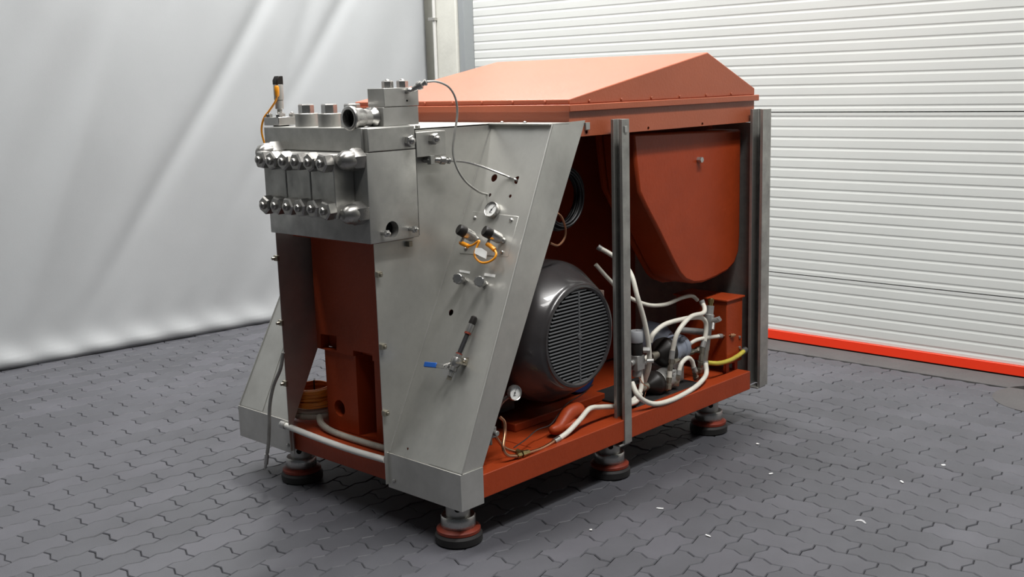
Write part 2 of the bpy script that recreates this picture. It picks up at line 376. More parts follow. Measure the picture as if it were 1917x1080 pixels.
# ---- steel cladding (right, and mirrored left)
SL0, SLD = V(2.508, 0, .288), V(.45266454, 0, .89168089); SLN = V(-.89168089, 0, .45266454)
def slant(px, py, off=0):
    d = rt*((px-958.5)/FPX)+up*((540-py)/FPX)+fwd
    return CAM+d*(((SL0-CAM).dot(SLN)+off)/d.dot(SLN))
TT = .003
def leg_shell(sgn):
    Y = lambda y: y if sgn > 0 else 2*CY-y
    name = 'slanted_panel'
    def quad(P, nrm):
        Q = [p+nrm*TT for p in P]; return P, Q
    a, b, c, d = V(2.508, Y(3.03), .288), V(3.105, Y(3.03), 1.464), V(3.105, Y(2.718), 1.464), V(2.508, Y(2.648), .288)
    sp = obj(name, MB().hull([p-SLN*TT for p in (a, b, c, d)], (a, b, c, d)), M['sheet'], hm)
    e, f = V(3.30, Y(2.722), 1.468), V(2.605, Y(2.650), .270)
    n = V(0, 1 if sgn > 0 else -1, 0)*TT
    rp = obj('return_panel', MB().hull([p+n for p in (d, c, e, f)], (d, c, e, f)), M['sheet'], hm)
    L = [(2.500, Y(3.035)), (2.500, Y(2.645)), (2.611, Y(2.645)), (2.611, Y(2.6488)), (2.504, Y(2.6488)), (2.504, Y(3.035))]
    bx = obj('foot_box', MB().prism(L if sgn > 0 else L[::-1], 2, .155, .290), M['sheet'], hm, .0008)
    # overlapping outer strip of the slanted face
    u = lambda y, z: V(2.508+(z-.288)*.50766, Y(y), z)+SLN*.002
    P = [u(2.815, .292), u(2.798, 1.464), u(2.7185, 1.464), u(2.648, .292)]
    obj('cover_strip', MB().hull([p-SLN*.0018 for p in P], P), M['sheet'], hm)
    obj('panel_bend', MB().tube([d+V(0, 0, .004), c], .0042, 8, 1, True, False), M['sheet'], sp)
    obj('panel_bend', MB().tube([a+V(0, 0, .004), b], .0030, 8, 1, True, False), M['sheet'], sp)
    y0, y1 = (3.03, 3.033) if sgn > 0 else (2*CY-3.033, 2*CY-3.03)
    vp = obj('side_panel', MB().prism([(2.486, .17), (2.486, 1.068), (2.675, 1.068), (2.675, 1.464), (3.105, 1.464), (2.508, .288), (2.508, .17)], 1, y0, y1), M['sheet'], hm)
    return sp, rp, bx, vp
sp, rp, bx, vp = leg_shell(1)
leg_shell(-1)
obj('top_cover', MB().box(2.67, 3.20, 3.03, 3.63, 1.458, 1.464), M['sheet'], hm, .001)
obj('top_flange', MB().box(3.085, 3.20, 2.718, 3.03, 1.459, 1.465), M['sheet'], hm, .001)
for px, py, r in ((925, 333, .0155), (968, 337, .0155), (955, 367, .007), (917, 365, .007), (844, 585, .0125), (763, 840, .005)):
    p = slant(px, py); cut(sp, MB().cyl(p-SLN*.03, p+SLN*.03, r, n=20))
bolt_s = MB().lathe([(.0075, 0), (.0075, .004), (.004, .007)], n=10).mesh('bolt', M['polished'])
bolt_r = MB().lathe([(.006, 0), (.006, .002), (.004, .004)], n=10).mesh('bolt', M['redsheen'])
for px, py, pr in ((706, 513, vp), (714, 648, vp), (719, 772, vp)):
    p = at(px, py, 1, 3.03); obj('clip', MB().box(p.x-.012, p.x+.010, 3.012, 3.0299, p.z-.010, p.z+.010).cyl((p.x, 3.012, p.z), (p.x, 3.004, p.z), .006, n=8), M['oldbrass'], pr, .001)
for px, py in ((519, 483), (527, 604), (533, 718)):
    p = at(px, py, 1, 3.63); obj('clip', MB().box(2.478, 2.49, p.y-.012, p.y+.012, p.z-.011, p.z+.011).cyl((2.476, p.y, p.z), (2.462, p.y, p.z), .006, n=8), M['oldbrass'], hm, .001)
for p in (V(2.499, 3.00, .188), V(2.499, 3.66, .186)): put('bolt', bolt_s, p, hm, (-1, 0, 0))
p = at(763, 455, 1, 3.03); obj('clip', MB().box(p.x-.008, p.x+.008, 3.012, 3.0299, p.z-.012, p.z+.008), M['oldbrass'], vp, .001)
for px in (942, 992): p = at(px, 228, 2, 1.466); put('bolt', bolt_s, (3.12, 2.99 if px < 960 else 2.87, 1.465), hm, (0, 0, 1))

# ---- red crankcase inside, seen from the front between the side panels
rc = obj('crankcase', MB().prism([(3.055, .582), (3.585, .582), (3.585, 1.03), (3.545, 1.07), (3.055, 1.07)], 0, 2.62, 2.66), M['red'], hm, .006)
rl = obj('crankcase_foot', MB().prism([(3.055, .255), (3.552, .255), (3.552, .582), (3.055, .582)], 0, 2.63, 2.755), M['red'], hm, .004)
def rectcut(o, pts, x):
    q = [at(px, py, 0, x) for px, py in pts]; cut(o, MB().prism([(p.y, p.z) for p in q], 0, 2.5, 2.85))
for oo in (rc, rl): oo.modifiers.clear()
rectcut(rc, ((600, 625), (630, 629), (630, 656), (601, 652)), 2.62)
rectcut(rc, ((661, 656), (697, 663), (698, 720), (662, 710)), 2.62)
q = [at(px, py, 0, 2.63) for px, py in ((664, 640), (699, 645), (706, 818), (673, 815))]
cut(rl, MB().prism([(p.y, p.z) for p in q], 0, 2.5, 2.745))
p = at(636, 764, 0, 2.63); cut(rl, MB().cyl((2.5, p.y, p.z), (2.85, p.y, p.z), .034, n=24))
obj('crankcase_body', MB().box(2.76, 3.55, 3.20, 3.575, .258, 1.44).box(2.76, 2.78, 3.06, 3.20, .258, 1.44), M['red'], hm, .01)
obj('gear_casing', MB().box(3.62, 4.38, 3.30, 3.95, .258, 1.40), M['red'], hm, .01)
obj('left_light_block', MB().box(2.72, 3.62, 3.58, 3.60, .258, 1.44), M['red'], hm)  # closure added on the left to keep light out of the interior
obj('crankcase_web', MB().box(2.662, 2.758, 3.06, 3.584, .584, 1.03), M['red'], hm, .003)
obj('head_seat', MB().box(2.56, 2.72, 3.04, 3.62, 1.045, 1.07), M['red'], hm, .003)

# ---- pump head
ph = obj('pump_head', MB().box(2.44, 2.668, 2.99, 3.592, 1.076, 1.394), M['machined'], hm, .003)
ub = obj('upper_block', MB().box(2.44, 2.668, 3.012, 3.592, 1.3955, 1.479).box(2.449, 2.665, 2.988, 3.0125, 1.3955, 1.477), M['machined'], ph, .003)
obj('gap_shade', MB().box(2.668, 2.676, 2.998, 3.58, 1.08, 1.462), M['black'], ph)  # black sheet standing in for the shade in the gap behind the head
cut(ph, MB().cyl((2.540, 2.9, 1.117), (2.540, 3.056, 1.117), .030, n=28))
obj('bore_shade', MB().lathe([(.0285, 0), (.0285, .03)], (2.540, 3.022, 1.117), (0, 1, 0), 28), M['black'], ph)  # black plug in place of the shade deep in the bore
yb = (3.06, 3.198, 3.343, 3.482)
for k in range(3): obj('valve_block', MB().box(2.352, 2.4395, yb[k]+.0025, yb[k+1]-.0025, 1.168, 1.392), M['machined'], ph, .003)
nut = MB().lathe([(.034, 0), (.034, .030), (.0285, .036), (.014, .036)], n=6)
nut.lathe([(.0145, .03), (.0145, .042), (.012, .047), (.006, .050), (.0, .0505)], n=16, cap=False)
nutm = nut.mesh('hex_nut', M['nut'], 25)
for px, py in ((486,299),(506,301),(529,302),(552,303),(577,304),(600,306),(494,384),(515,385),(537,387),(559,389),(583,391),(606,395)):
    p = at(px, py, 0, 2.318); put('hex_nut', nutm, (2.3519, p.y, p.z), ph, (-1, 0, 0), random.uniform(0, 1))
ac = MB().lathe([(.0415, 0), (.0415, .040), (.036, .048)], n=6)
ac.lathe([(.036, .040), (.036, .052), (.034, .066), (.028, .080), (.017, .090), (.0, .093)], n=24, cap=False)
acm = ac.mesh('acorn_nut', M['nut'], 32)
for y, z, s in ((3.028, 1.372, .3), (3.026, 1.186, .5), (3.508, 1.388, .2)): put('acorn_nut', acm, (2.4399, y, z), ph, (-1, 0, 0), s)
# clamps near the bore
cb = MB().lathe([(.008, -.035), (.008, 0)], n=10).lathe([(.013, -.012), (.013, -.003), (.010, .0)], n=6).lathe([(.008, .0), (.007, .006), (.0, .009)], n=10)
cbm = cb.mesh('stud_bolt', M['polished'])
for x in (2.492, 2.622): put('stud_bolt', cbm, (x, 2.955, 1.110), ph, (0, -1, 0))
# side bar with two nuts
sb = obj('side_bar', MB().box(2.677, 2.822, 2.995, 3.030, 1.362, 1.452), M['machined'], hm, .002)
nm2 = MB().lathe([(.021, 0), (.021, .022), (.018, .026)], n=6).lathe([(.012, .02), (.012, .030), (.007, .037), (0, .039)], n=14, cap=False).mesh('hex_nut', M['polished'], 30)
for px, py in ((771, 264), (818, 260)): p = at(px, py, 1, 2.97); put('hex_nut', nm2, (p.x, 2.995, p.z), sb, (0, -1, 0), .3)
# round plugs with hexagon heads on top
pg = MB().lathe([(.043, 0), (.043, .046), (.041, .048)], n=32).mesh('screw_plug', M['machined'])
pgh = MB().lathe([(.029, .048), (.029, .078), (.026, .082)], n=6).mesh('hex_head', M['polished'], 30)
for px in (575, 618, 661):
    p = at(px, 235, 0, 2.515); o = put('screw_plug', pg, (2.515, p.y, 1.479), ph); put('hex_head', pgh, (2.515, p.y, 1.479), o, (0,0,1), .4)
# ---- pressure sensor on the head
p = V(2.515, 3.592, 1.479)
ps = obj('sensor_flange', MB().box(2.470, 2.560, 3.535, 3.632, 1.483, 1.514), M['polished'], hm, .002)
obj('gasket', MB().cyl((2.515, 3.584, 1.478), (2.515, 3.584, 1.484), .03), M['black'], ps)
for dx, dy in ((-.03, .032), (-.03, -.032), (.03, .032), (.03, -.032)):
    obj('hex_nut', MB().hexa((2.515+dx, 3.584+dy, 1.514), (2.515+dx, 3.584+dy, 1.526), .013).lathe([(.006, 0), (.006, .004), (.0, .008)], (2.515+dx, 3.584+dy, 1.525), n=10, cap=False), M['polished'], ps)
sx, sy = 2.515, 3.588
pb = obj('pressure_sensor', MB().lathe([(.0095, 0), (.0095, .028), (.012, .029), (.016, .031), (.016, .062), (.012, .066)], (sx, sy, 1.514), n=20)
         .lathe([(.018, 0), (.0185, .004), (.0185, .055), (.0175, .058)], (sx, sy, 1.578), n=24), M['steel'], hm)
obj('display_head', MB().prism([(sx-.015, 1.634), (sx+.015, 1.634), (sx+.015, 1.668), (sx-.006, 1.668), (sx-.015, 1.652)], 1, sy-.015, sy+.015), M['dark_plastic'], pb, .003)
obj('plug', MB().lathe([(.005, 0), (.0085, .006), (.0095, .036), (.006, .042)], (sx-.018, sy-.016, 1.590), (-.05, -.05, 1), 14), M['orange'], pb)
obj('cable', MB().tube([(sx-.018, sy-.016, 1.594), (sx-.022, sy-.006, 1.572), (2.486, 3.615, 1.538), (2.475, 3.640, 1.508), (2.47, 3.652, 1.460), (2.475, 3.640, 1.40)], .004), M['orange'], pb)

# ---- valve tower
vt = obj('valve_tower', MB().box(2.55, 2.716, 3.02, 3.112, 1.4795, 1.545), M['steel'], hm, .0015)
obj('tower_cap', MB().box(2.556, 2.718, 3.018, 3.108, 1.5465, 1.611), M['steel'], vt, .0015)
for x, y in ((2.612, 3.062), (2.667, 3.045)):
    obj('hex_bolt', MB().hexa((x, y, 1.611), (x, y, 1.637), .021, .3).lathe([(.011, 0), (.008, .005), (0, .007)], (x, y, 1.636), n=12, cap=False), M['polished'], vt, 0, 30)
obj('pipe_stub', MB().lathe([(.030, 0), (.036, .004), (.036, .010), (.027, .018), (.026, .045), (.034, .062), (.034, .095), (.042, .100), (.043, .108), (.043, .116), (.041, .118),
    (.0315, .118), (.0305, .10), (.030, .03)], (2.55, 3.068, 1.512), (-1, 0, 0), 36, cap=False), M['polished'], vt, 0, 50)
obj('pipe_bore_shade', MB().lathe([(.0303, 0), (.0303, .004)], (2.462, 3.068, 1.512), (-1, 0, 0), 28), M['black'], vt)  # black disc inside the stub gives the pipe its dark interior
obj('lug', MB().box(2.722, 2.735, 3.035, 3.05, 1.464, 1.474), M['steel'], vt, .001)
pt = obj('port', MB().cyl((2.665, 3.019, 1.60), (2.665, 3.0165, 1.60), .009, n=16), M['machined'], vt)
obj('vent_hole_shade', MB().cyl((2.662, 3.0182, 1.565), (2.662, 3.0170, 1.565), .0035, n=12), M['black'], vt)  # flat black dot, the hole's shade done as colour
# coupling + capillary hose from tower to the panel
def coupling(a, b, parent):
    a, b = Vector(a), Vector(b); L = (b-a).length
    return obj('coupling', MB().lathe([(.006, 0), (.006, .06*L), (.010, .12*L), (.011, .38*L), (.015, .42*L), (.016, .50*L), (.016, .66*L), (.012, .70*L), (.009, .72*L), (.009, .84*L), (.012, .85*L), (.012, .96*L), (.007, L)], a, b-a, 18), M['polished'], parent, 0, 30)
c0, c1 = V(2.665, 3.015, 1.602), at(799, 153, 1, 2.955)
obj('elbow', MB().tube([(2.663, 3.02, 1.598), (2.660, 3.003, 1.600), (2.668, 2.998, 1.602)], .009, 12), M['polished'], vt)
coupling((2.667, 2.999, 1.602), c1, vt)
e1 = slant(917, 365, -.01)
h1 = obj('capillary_hose', MB().tube([c1]+[at(*q) for q in ((818, 153, 1, 2.94), (840, 163, 1, 2.93), (853, 185, 1, 2.92), (856, 215, 1, 2.92), (851, 250, 1, 2.92), (848, 285, 1, 2.92), (856, 315, 1, 2.91), (872, 340, 1, 2.90), (895, 358, 1, 2.90))]+[slant(908, 363, .012), e1], .0042, 8), M['galv'], hm)
s2 = at(800, 299, 1, 3.015)
pf = obj('panel_fitting', MB().hexa(s2+V(0, .012, 0), s2+V(0, -.02, 0), .013).box(s2.x-.010, s2.x+.010, 2.985, 3.005, s2.z-.016, s2.z+.016), M['galv'], hm, .001)
c2 = at(843, 301, 1, 2.975)
coupling(s2+V(.008, -.02, 0), c2, pf)
e2 = slant(969, 340, -.012)
obj('capillary_hose', MB().tube([c2]+[at(*q) for q in ((870, 303, 1, 2.96), (900, 311, 1, 2.93), (930, 322, 1, 2.89), (952, 331, 1, 2.85))]+[slant(965, 336, .008), e2], .0042, 8), M['polished'], hm)

# ---- instrument plate on the slanted panel
pp = [slant(px, py, .0028) for px, py in ((860, 474), (951, 481), (971, 405), (885, 395))]
ip = obj('instrument_plate', MB().hull([p-SLN*.003 for p in pp], pp), M['sheet'], hm, .001)
for px, py in ((889, 408), (957, 412), (872, 466), (940, 472)): put('bolt', bolt_s, slant(px, py, .0028), ip, SLN)
def gauge(c, n, r, parent, needle, upv):
    n = Vector(n).normalized(); c = Vector(c); upv = (Vector(upv)-n*Vector(upv).dot(n)).normalized(); rv = upv.cross(n)
    g = obj('pressure_gauge', MB().lathe([(r*.9, 0), (r*.97, .004), (r, .008), (r, .018), (r*.95, .022), (r*.88, .020), (r*.87, .014)], c, n, 36, cap=False), M['polished'], parent)
    obj('dial', MB().lathe([(r*.89, .010), (r*.89, .0145)], c, n, 36), M['dial'], g)
    mk = MB()
    for k in range(19):
        a = radians(225-270*k/18); d = rv*cos(a)+upv*sin(a); t = n.cross(d); r0 = r*(.66 if k % 3 == 0 else .73); w = r*.012
        P = [c+d*r0-t*w, c+d*r*.80-t*w, c+d*r*.80+t*w, c+d*r0+t*w]; mk.hull([p+n*.0144 for p in P], [p+n*.0150 for p in P])
    P = [c-rv*r*.18-upv*r*.42, c+rv*r*.18-upv*r*.42, c+rv*r*.18-upv*r*.36, c-rv*r*.18-upv*r*.36]; mk.hull([p+n*.0144 for p in P], [p+n*.0149 for p in P])
    obj('dial_marks', mk, M['ink'], g)
    d = rv*cos(needle)+upv*sin(needle); t = n.cross(d)
    P = [c-d*r*.45-t*r*.03, c+d*r*.62-t*r*.012, c+d*r*.62+t*r*.012, c-d*r*.45+t*r*.03]
    obj('needle', MB().hull([p+n*.0152 for p in P], [p+n*.0162 for p in P]).lathe([(r*.10, .015), (r*.08, .018)], c, n, 14), M['ink'], g)
    return g
gauge(slant(925, 395, .001), SLN, .031, hm, radians(58), SLD)
# two display sensors
def panel_sensor(px0, py0, px1, py1, off):
    b = slant(px1, py1, .003); t = slant(px0, py0, off); d = (t-b).normalized(); L = (t-b).length
    s = obj('pressure_sensor', MB().lathe([(.011, 0), (.011, .012), (.017, .014), (.0205, .022), (.0205, L*.66)], b, d, 24), M['polished'], hm)
    obj('display_head', MB().lathe([(.0205, L*.655), (.0215, L*.70), (.0215, L*.94), (.018, L)], b, d, 24), M['dark_plastic'], s)
    e = b+d*(L*.60); dn = (V(0, 0, -1)-d*d.dot(V(0, 0, -1))).normalized()
    a = e+dn*.018; k = a+dn*.022
    obj('socket', MB().cyl(a, k, .006, n=12), M['polished'], s)
    return s, k, dn
s1, k1, dn1 = panel_sensor(858, 428, 893, 448, .085)
s3, k3, dn3 = panel_sensor(906, 431, 943, 451, .085)
w1 = slant(868, 457, .055)
for s, k, q0, q1 in ((s1, k1, (864, 455), (877, 461)), (s3, k3, (916, 459), (926, 468))):
    a = slant(*q0, .05); b = slant(*q1, .045)
    obj('plug', MB().tube([k+V(0, 0, .004), (k+a)/2, a, b], .0085, 12, 4), M['orange'], s)
b1 = slant(877, 461, .045); b3 = slant(926, 468, .045)
obj('cable', MB().tube([b1, slant(886, 458, .045), slant(897, 451, .05), slant(893, 462, .05), slant(889, 473, .05), slant(890, 482, .048), slant(900, 491, .045), slant(913, 491, .045), slant(925, 484, .045), slant(929, 475, .045), b3], .0042, 10), M['orange'], s1)
tp = [slant(890, 464, .062), slant(901, 464, .060), slant(911, 471, .052), slant(909, 484, .05), slant(900, 480, .056), slant(888, 474, .062)]
obj('paper_tag', MB().hull([p-SLN*.004 for p in tp], tp), M['tag'], s1)
# knobs with name plates
for (kx, ky), (px, py), fl in (((857, 521), (870, 526), 0), ((897, 526), (908, 533), 1)):
    b = slant(px, py, .0); t = slant(kx, ky, .060); d = (t-b).normalized(); L = (t-b).length
    k = obj('needle_valve', MB().hexa(b, b+d*.012, .014).lathe([(.008, .01), (.008, L-.016)], b, d, 16).lathe([(.011, .018), (.011, .028)], b, d, 16), M['polished'], hm)
    kb = MB(); n = 36; q = d.to_track_quat('Z', 'Y'); A, B = [], []
    for i in range(n):
        r = .0205*(1-(.07 if (i % 4 < 2) else 0)); a = 2*pi*i/n; A.append(b+q@V(r*cos(a), r*sin(a), L-.018)); B.append(b+q@V(r*cos(a), r*sin(a), L+.001))
    kb.hull(A, B).lathe([(.019, L), (.016, L+.003)], b, d, 24)
    obj('knob', kb, M['polished'], k)
for q in (((860, 505), (879, 508), (878, 512), (860, 509)), ((907, 511), (927, 514), (926, 519), (906, 516))):
    P = [slant(*a, .003) for a in q]; obj('name_plate', MB().hull([p-SLN*.0025 for p in P], P), M['dial'], hm)
# ball valve assembly with blue lever
a, b = slant(848, 690, .035), slant(888, 594, .015)
dv = (b-a).normalized(); L = (b-a).length
bv = obj('ball_valve', MB().lathe([(.010, 0), (.010, .02), (.016, .022), (.016, .035), (.013, .036), (.018, .045), (.020, .058), (.018, .070), (.014, .072), (.014, .085)], a-dv*.03, dv, 18), M['polished'], hm)
obj('outlet', MB().cyl(slant(840, 711, .035), a-dv*.02, .009, .009, 14), M['oldbrass'], bv)
obj('tube_piece', MB().cyl(a+dv*.05, a+dv*L*.66, .0085, n=14), M['wire'], bv)
for f in (.26, .67): obj('seal_ring', MB().cyl(a+dv*L*f, a+dv*(L*f+.007), .0125, n=16), M['redrubber'], bv)
obj('hose_tail', MB().lathe([(.012, L*.70), (.013, L*.74), (.013, L*.86), (.010, L*.87)], a, dv, 16), M['polished'], bv)
obj('black_fitting', MB().lathe([(.012, L*.86), (.013, L*.90), (.012, L*1.0), (.008, L*1.02)], a, dv, 16), M['dark_plastic'], bv)
h0, h1_, h2 = a+dv*.022+SLN*.012, slant(822, 684, .055), slant(797, 682, .055)
obj('stem', MB().cyl(a+dv*.022, slant(832, 686, .052), .009, n=14), M['polished'], bv)
wv = dv.cross(SLN).normalized(); ax = (h2-h1_).normalized(); sd = ax.cross(SLN).normalized()
def bar(A, B, w, t): 
    A, B = Vector(A), Vector(B); x = (B-A).normalized(); s = x.cross(SLN).normalized()*w; n = SLN*t
    return MB().hull([A-s-n, A+s-n, A+s+n, A-s+n], [B-s-n, B+s-n, B+s+n, B-s+n])
obj('lever', bar(slant(838, 687, .055), slant(815, 684, .055), .008, .0018), M['polished'], bv, .001)
obj('lever_grip', bar(slant(817, 684, .055), slant(795, 682, .055), .0095, .0045), M['blue'], bv, .002)
br = [slant(838, 676, .035), slant(852, 670, .035), slant(872, 668, .003), slant(878, 672, .003), slant(874, 684, .003), slant(850, 682, .03)]
obj('bracket', MB().hull([slant(842, 675, .045), slant(868, 680, .045), slant(873, 682, .0), slant(858, 670, .0)], [slant(842, 678, .045), slant(868, 683, .045), slant(873, 685, .0), slant(858, 673, .0)])
    .hull([slant(858, 670, .001), slant(878, 669, .001), slant(874, 684, .001), slant(860, 681, .001)], [slant(858, 670, .004), slant(878, 669, .004), slant(874, 684, .004), slant(860, 681, .004)]), M['oldbrass'], bv)
put('bolt', bolt_s, slant(870, 674, .004), bv, SLN)

# ---- lid
LY0, LX0, LX1, LY1 = 2.725, 3.209, 4.535, 3.995
lid = obj('lid', MB().hull([V(LX0, LY0, 1.530), V(LX0, LY0, 1.550), V(4.142, LY0, 1.7215), V(LX1-.006, LY0, 1.560), V(LX1-.006, LY0, 1.530)],
                           [V(LX0, LY1, 1.530), V(LX0, LY1, 1.550), V(4.142, LY1, 1.7215), V(LX1-.006, LY1, 1.560), V(LX1-.006, LY1, 1.530)]), M['redsheen'], hm, .004)
obj('lid_flange', MB().box(LX0-.012, LX1+.012, LY0-.014, LY1+.014, 1.503, 1.530), M['redsheen'], lid, .003)
sk = obj('lid_skirt', MB().box(LX0, LX1-.01, LY0, LY0+.004, 1.408, 1.503), M['redsheen'], lid)
obj('lid_skirt', MB().box(LX0, LX0+.004, LY0+.004, LY1, 1.425, 1.503).box(LX1-.014, LX1-.01, LY0+.004, LY1, 1.408, 1.503).box(LX0+.004, LX1-.014, LY1-.004, LY1, 1.408, 1.503), M['redsheen'], lid)
for px, py in ((1098, 247), (1214, 240), (1315, 232)):
    p = at(px, py, 1, LY0); cut(sk, MB().cyl((p.x, LY0-.02, p.z), (p.x, LY0+.02, p.z), .007, n=14))
for k in range(7): put('bolt', bolt_r, (LX0-.0, LY0+.12+.17*k, 1.541), lid, (-1, 0, 0))
for k in range(6): put('bolt', bolt_r, (LX0+.12+.2*k, LY0-.001, 1.540), lid, (0, -1, 0))
for px, py in ((1101, 236),): p = at(px, py, 1, 2.715); obj('clip_tab', MB().box(p.x-.012, p.x+.012, 2.715, 2.7245, p.z-.014, p.z+.014), M['steel'], hm, .001)

# ---- channel posts on the open side
def post(x0, x1, y0, y1, z0, z1):
    t = .004
    q = [(x1, y0), (x1, y1), (x0, y1), (x0, y1-.014), (x0+t, y1-.014), (x0+t, y1-t), (x1-t, y1-t), (x1-t, y0+t), (x0+t, y0+t), (x0+t, y0+.014), (x0, y0+.014), (x0, y0)]
    o = obj('channel_post', MB().prism(q, 2, z0, z1), M['galv'], hm, .0008)
    return o
po = post(3.428, 3.474, 2.645, 2.700, .157, 1.466)
obj('end_tab', MB().box(3.40, 3.47, 2.650, 2.69, .150, .157), M['galv'], po, .001)
obj('end_tab', MB().box(3.440, 3.456, 2.640, 2.6445, 1.415, 1.44), M['steel'], po, .001)
po = post(4.472, 4.542, 2.645, 2.712, .163, 1.466)
obj('end_tab', MB().box(4.46, 4.53, 2.650, 2.70, .156, .163), M['galv'], po, .001)
obj('rear_panel', MB().box(4.535, 4.540, 2.712, 3.96, .17, 1.404), M['galv'], hm)

# ---- belt guard
GYF = 2.775
gp = [at(px, py, 1, GYF) for px, py in ((1186, 250), (1190, 300), (1197, 360), (1212, 392), (1234, 434), (1262, 492), (1274, 514), (1284, 525), (1300, 531), (1318, 529), (1340, 520), (1362, 508), (1376, 493), (1384, 470), (1386, 440), (1387, 350), (1388, 242))]
poly = [(p.x, p.z) for p in gp]
gd = obj('belt_guard', MB().prism(poly, 1, GYF, GYF+.17), M['red'], hm, .012, 50)
cxg = sum(p[0] for p in poly)/len(poly); czg = sum(p[1] for p in poly)/len(poly)
obj('guard_flange', MB().prism([(cxg+(x-cxg)*1.05, min(1.405, czg+(z-czg)*1.05)) for x, z in poly], 1, GYF+.171, GYF+.185), M['red'], gd)
p = at(1307, 299, 1, GYF); obj('hex_bolt', MB().hexa(p, p+V(0, -.022, 0), .014), M['polished'], gd)

# ---- main electric motor with fan cowl
MX, MZ = 3.245, .632
mo = obj('electric_motor', MB().lathe([(.235, 0), (.255, .02), (.255, .30), (.22, .34)], (MX, 2.98, MZ), (0, 1, 0), 48), M['motor'], hm)
fl = MB()
for k in range(36):
    a = 2*pi*k/36; d = V(cos(a), 0, sin(a)); t = V(-sin(a), 0, cos(a))*.004; c = V(MX, 0, MZ)
    fl.hull([c+d*.25-t+V(0, 3.0, 0), c+d*.25+t+V(0, 3.0, 0), c+d*.275+t+V(0, 3.0, 0), c+d*.275-t+V(0, 3.0, 0)], [c+d*.25-t+V(0, 3.26, 0), c+d*.25+t+V(0, 3.26, 0), c+d*.275+t+V(0, 3.26, 0), c+d*.275-t+V(0, 3.26, 0)])
obj('cooling_fins', fl, M['motor'], mo)
cw = obj('fan_cowl', MB().lathe([(.283, -.0), (.287, .02), (.287, .115), (.284, .135), (.277, .152), (.220, .250), (.212, .258), (.206, .262), (.203, .270), (.194, .272), (.186, .266), (.186, .20)], (MX, 2.99, MZ), (0, -1, 0), 72, cap=False), M['motor'], mo, 0, 40)
for s in (-1, 1): obj('motor_foot', MB().prism([(MX+s*.14-.07, .300), (MX+s*.14+.07, .300), (MX+s*.11+.03, .46), (MX+s*.11-.03, .46)], 1, 3.02, 3.24), M['motor'], mo)
obj('grille_shade', MB().lathe([(.185, 0), (.185, .004)], (MX, 2.80, MZ), (0, -1, 0), 48), M['black'], mo)  # black disc added so the gaps between the slats look shaded
NS = 27; GR = .187
for k in range(NS):
    z = -GR+GR*2*(k+.5)/NS; w = sqrt(max(GR*GR-z*z, 0))-.004
    if w < .03: continue
    h = .0032
    pr = [(2.732, z+h*.6), (2.7275, z+h), (2.7225, z-h*.2), (2.7225, z-h), (2.727, z-h*.6)]
    obj('grille_slat', MB().hull([(MX-w, a, MZ+b) for a, b in pr], [(MX+w, a, MZ+b) for a, b in pr]), M['grille'], mo, 0, 20)
obj('grille_rib', MB().box(MX-.0045, MX+.0045, 2.7215, 2.735, MZ-GR+.006, MZ+GR-.006).cyl((MX, 2.73, MZ), (MX, 2.72, MZ), .012, n=20), M['grille'], mo, .001)
obj('terminal_block', MB().box(3.55, 3.70, 2.96, 3.02, .50, .72), M['beige'], hm, .004)

# ---- red floor casting lump by the base, hoses and pipes on the open side
obj('pipe_elbow_casting', MB().tube([at(1030, 806, 1, 2.74), at(1046, 801, 1, 2.74), at(1056, 788, 1, 2.745), at(1066, 774, 1, 2.75), at(1078, 769, 1, 2.75), at(1086, 774, 1, 2.745)], lambda t: .006+(.016+.018*t)*(1-abs(2*t-1)**6)**.5, 18, 10)
    .tube([at(1046, 800, 1, 2.735), at(1066, 797, 1, 2.725), at(1084, 789, 1, 2.715)], lambda t: .004+.016*(1-abs(2*t-1)**4)**.5, 14, 10), M['red'], hm, 0, 60)
wh = obj('hose', MB().tube([at(1044, 823, 1, 2.69), at(1064, 808, 1, 2.69), at(1086, 785, 1, 2.70), at(1104, 765, 1, 2.71), at(1125, 762, 1, 2.72), at(1160, 760, 1, 2.725), at(1190, 752, 1, 2.72), at(1200, 735, 1, 2.715)], .0105, 12), M['white_hose'], hm)
cpipe = obj('copper_pipe', MB().tube([at(1044, 822, 1, 2.685), at(1015, 839, 1, 2.672), at(985, 849, 1, 2.665)], .0065, 10), M['copper'], hm)
obj('clamp', MB().cyl(at(1037, 827, 1, 2.684), at(1047, 821, 1, 2.686), .0125, n=14), M['polished'], cpipe)
obj('copper_pipe', MB().tube([at(968, 854, 1, 2.667), at(950, 852, 1, 2.672), at(942, 838, 1, 2.68), at(945, 810, 1, 2.70), at(944, 790, 1, 2.71), at(935, 780, 1, 2.72)], .0065, 10), M['copper'], hm)
obj('copper_pipe', MB().tube([at(966, 846, 1, 2.70), at(945, 838, 1, 2.71), at(930, 820, 1, 2.72), at(925, 805, 1, 2.73)], .006, 10), M['copper'], hm)
a, b = at(968, 853, 1, 2.667), at(990, 846, 1, 2.667); d = (b-a)
obj('brass_tee', MB().hexa(a, a+d*.35, .011).hexa(a+d*.4, a+d*.7, .013).hexa(a+d*.72, b, .011).cyl(a+d*.5, a+d*.5+V(.0, .03, .005), .009), M['brass'], hm)
obj('valve_fitting', MB().box(2.70, 2.73, 2.69, 2.73, .36, .40).cyl((2.715, 2.71, .33), (2.715, 2.71, .43), .008).cyl((2.715, 2.69, .38), (2.715, 2.67, .38), .010), M['galv'], hm, .002)
obj('capillary_wire', MB().tube([at(962, 838, 1, 2.70), at(985, 822, 1, 2.72), at(1005, 805, 1, 2.74), at(1030, 795, 1, 2.76), at(1048, 772, 1, 2.78), at(1062, 755, 1, 2.80), at(1090, 738, 1, 2.82), at(1110, 720, 1, 2.86)], .0022, 6), M['wire'], hm)
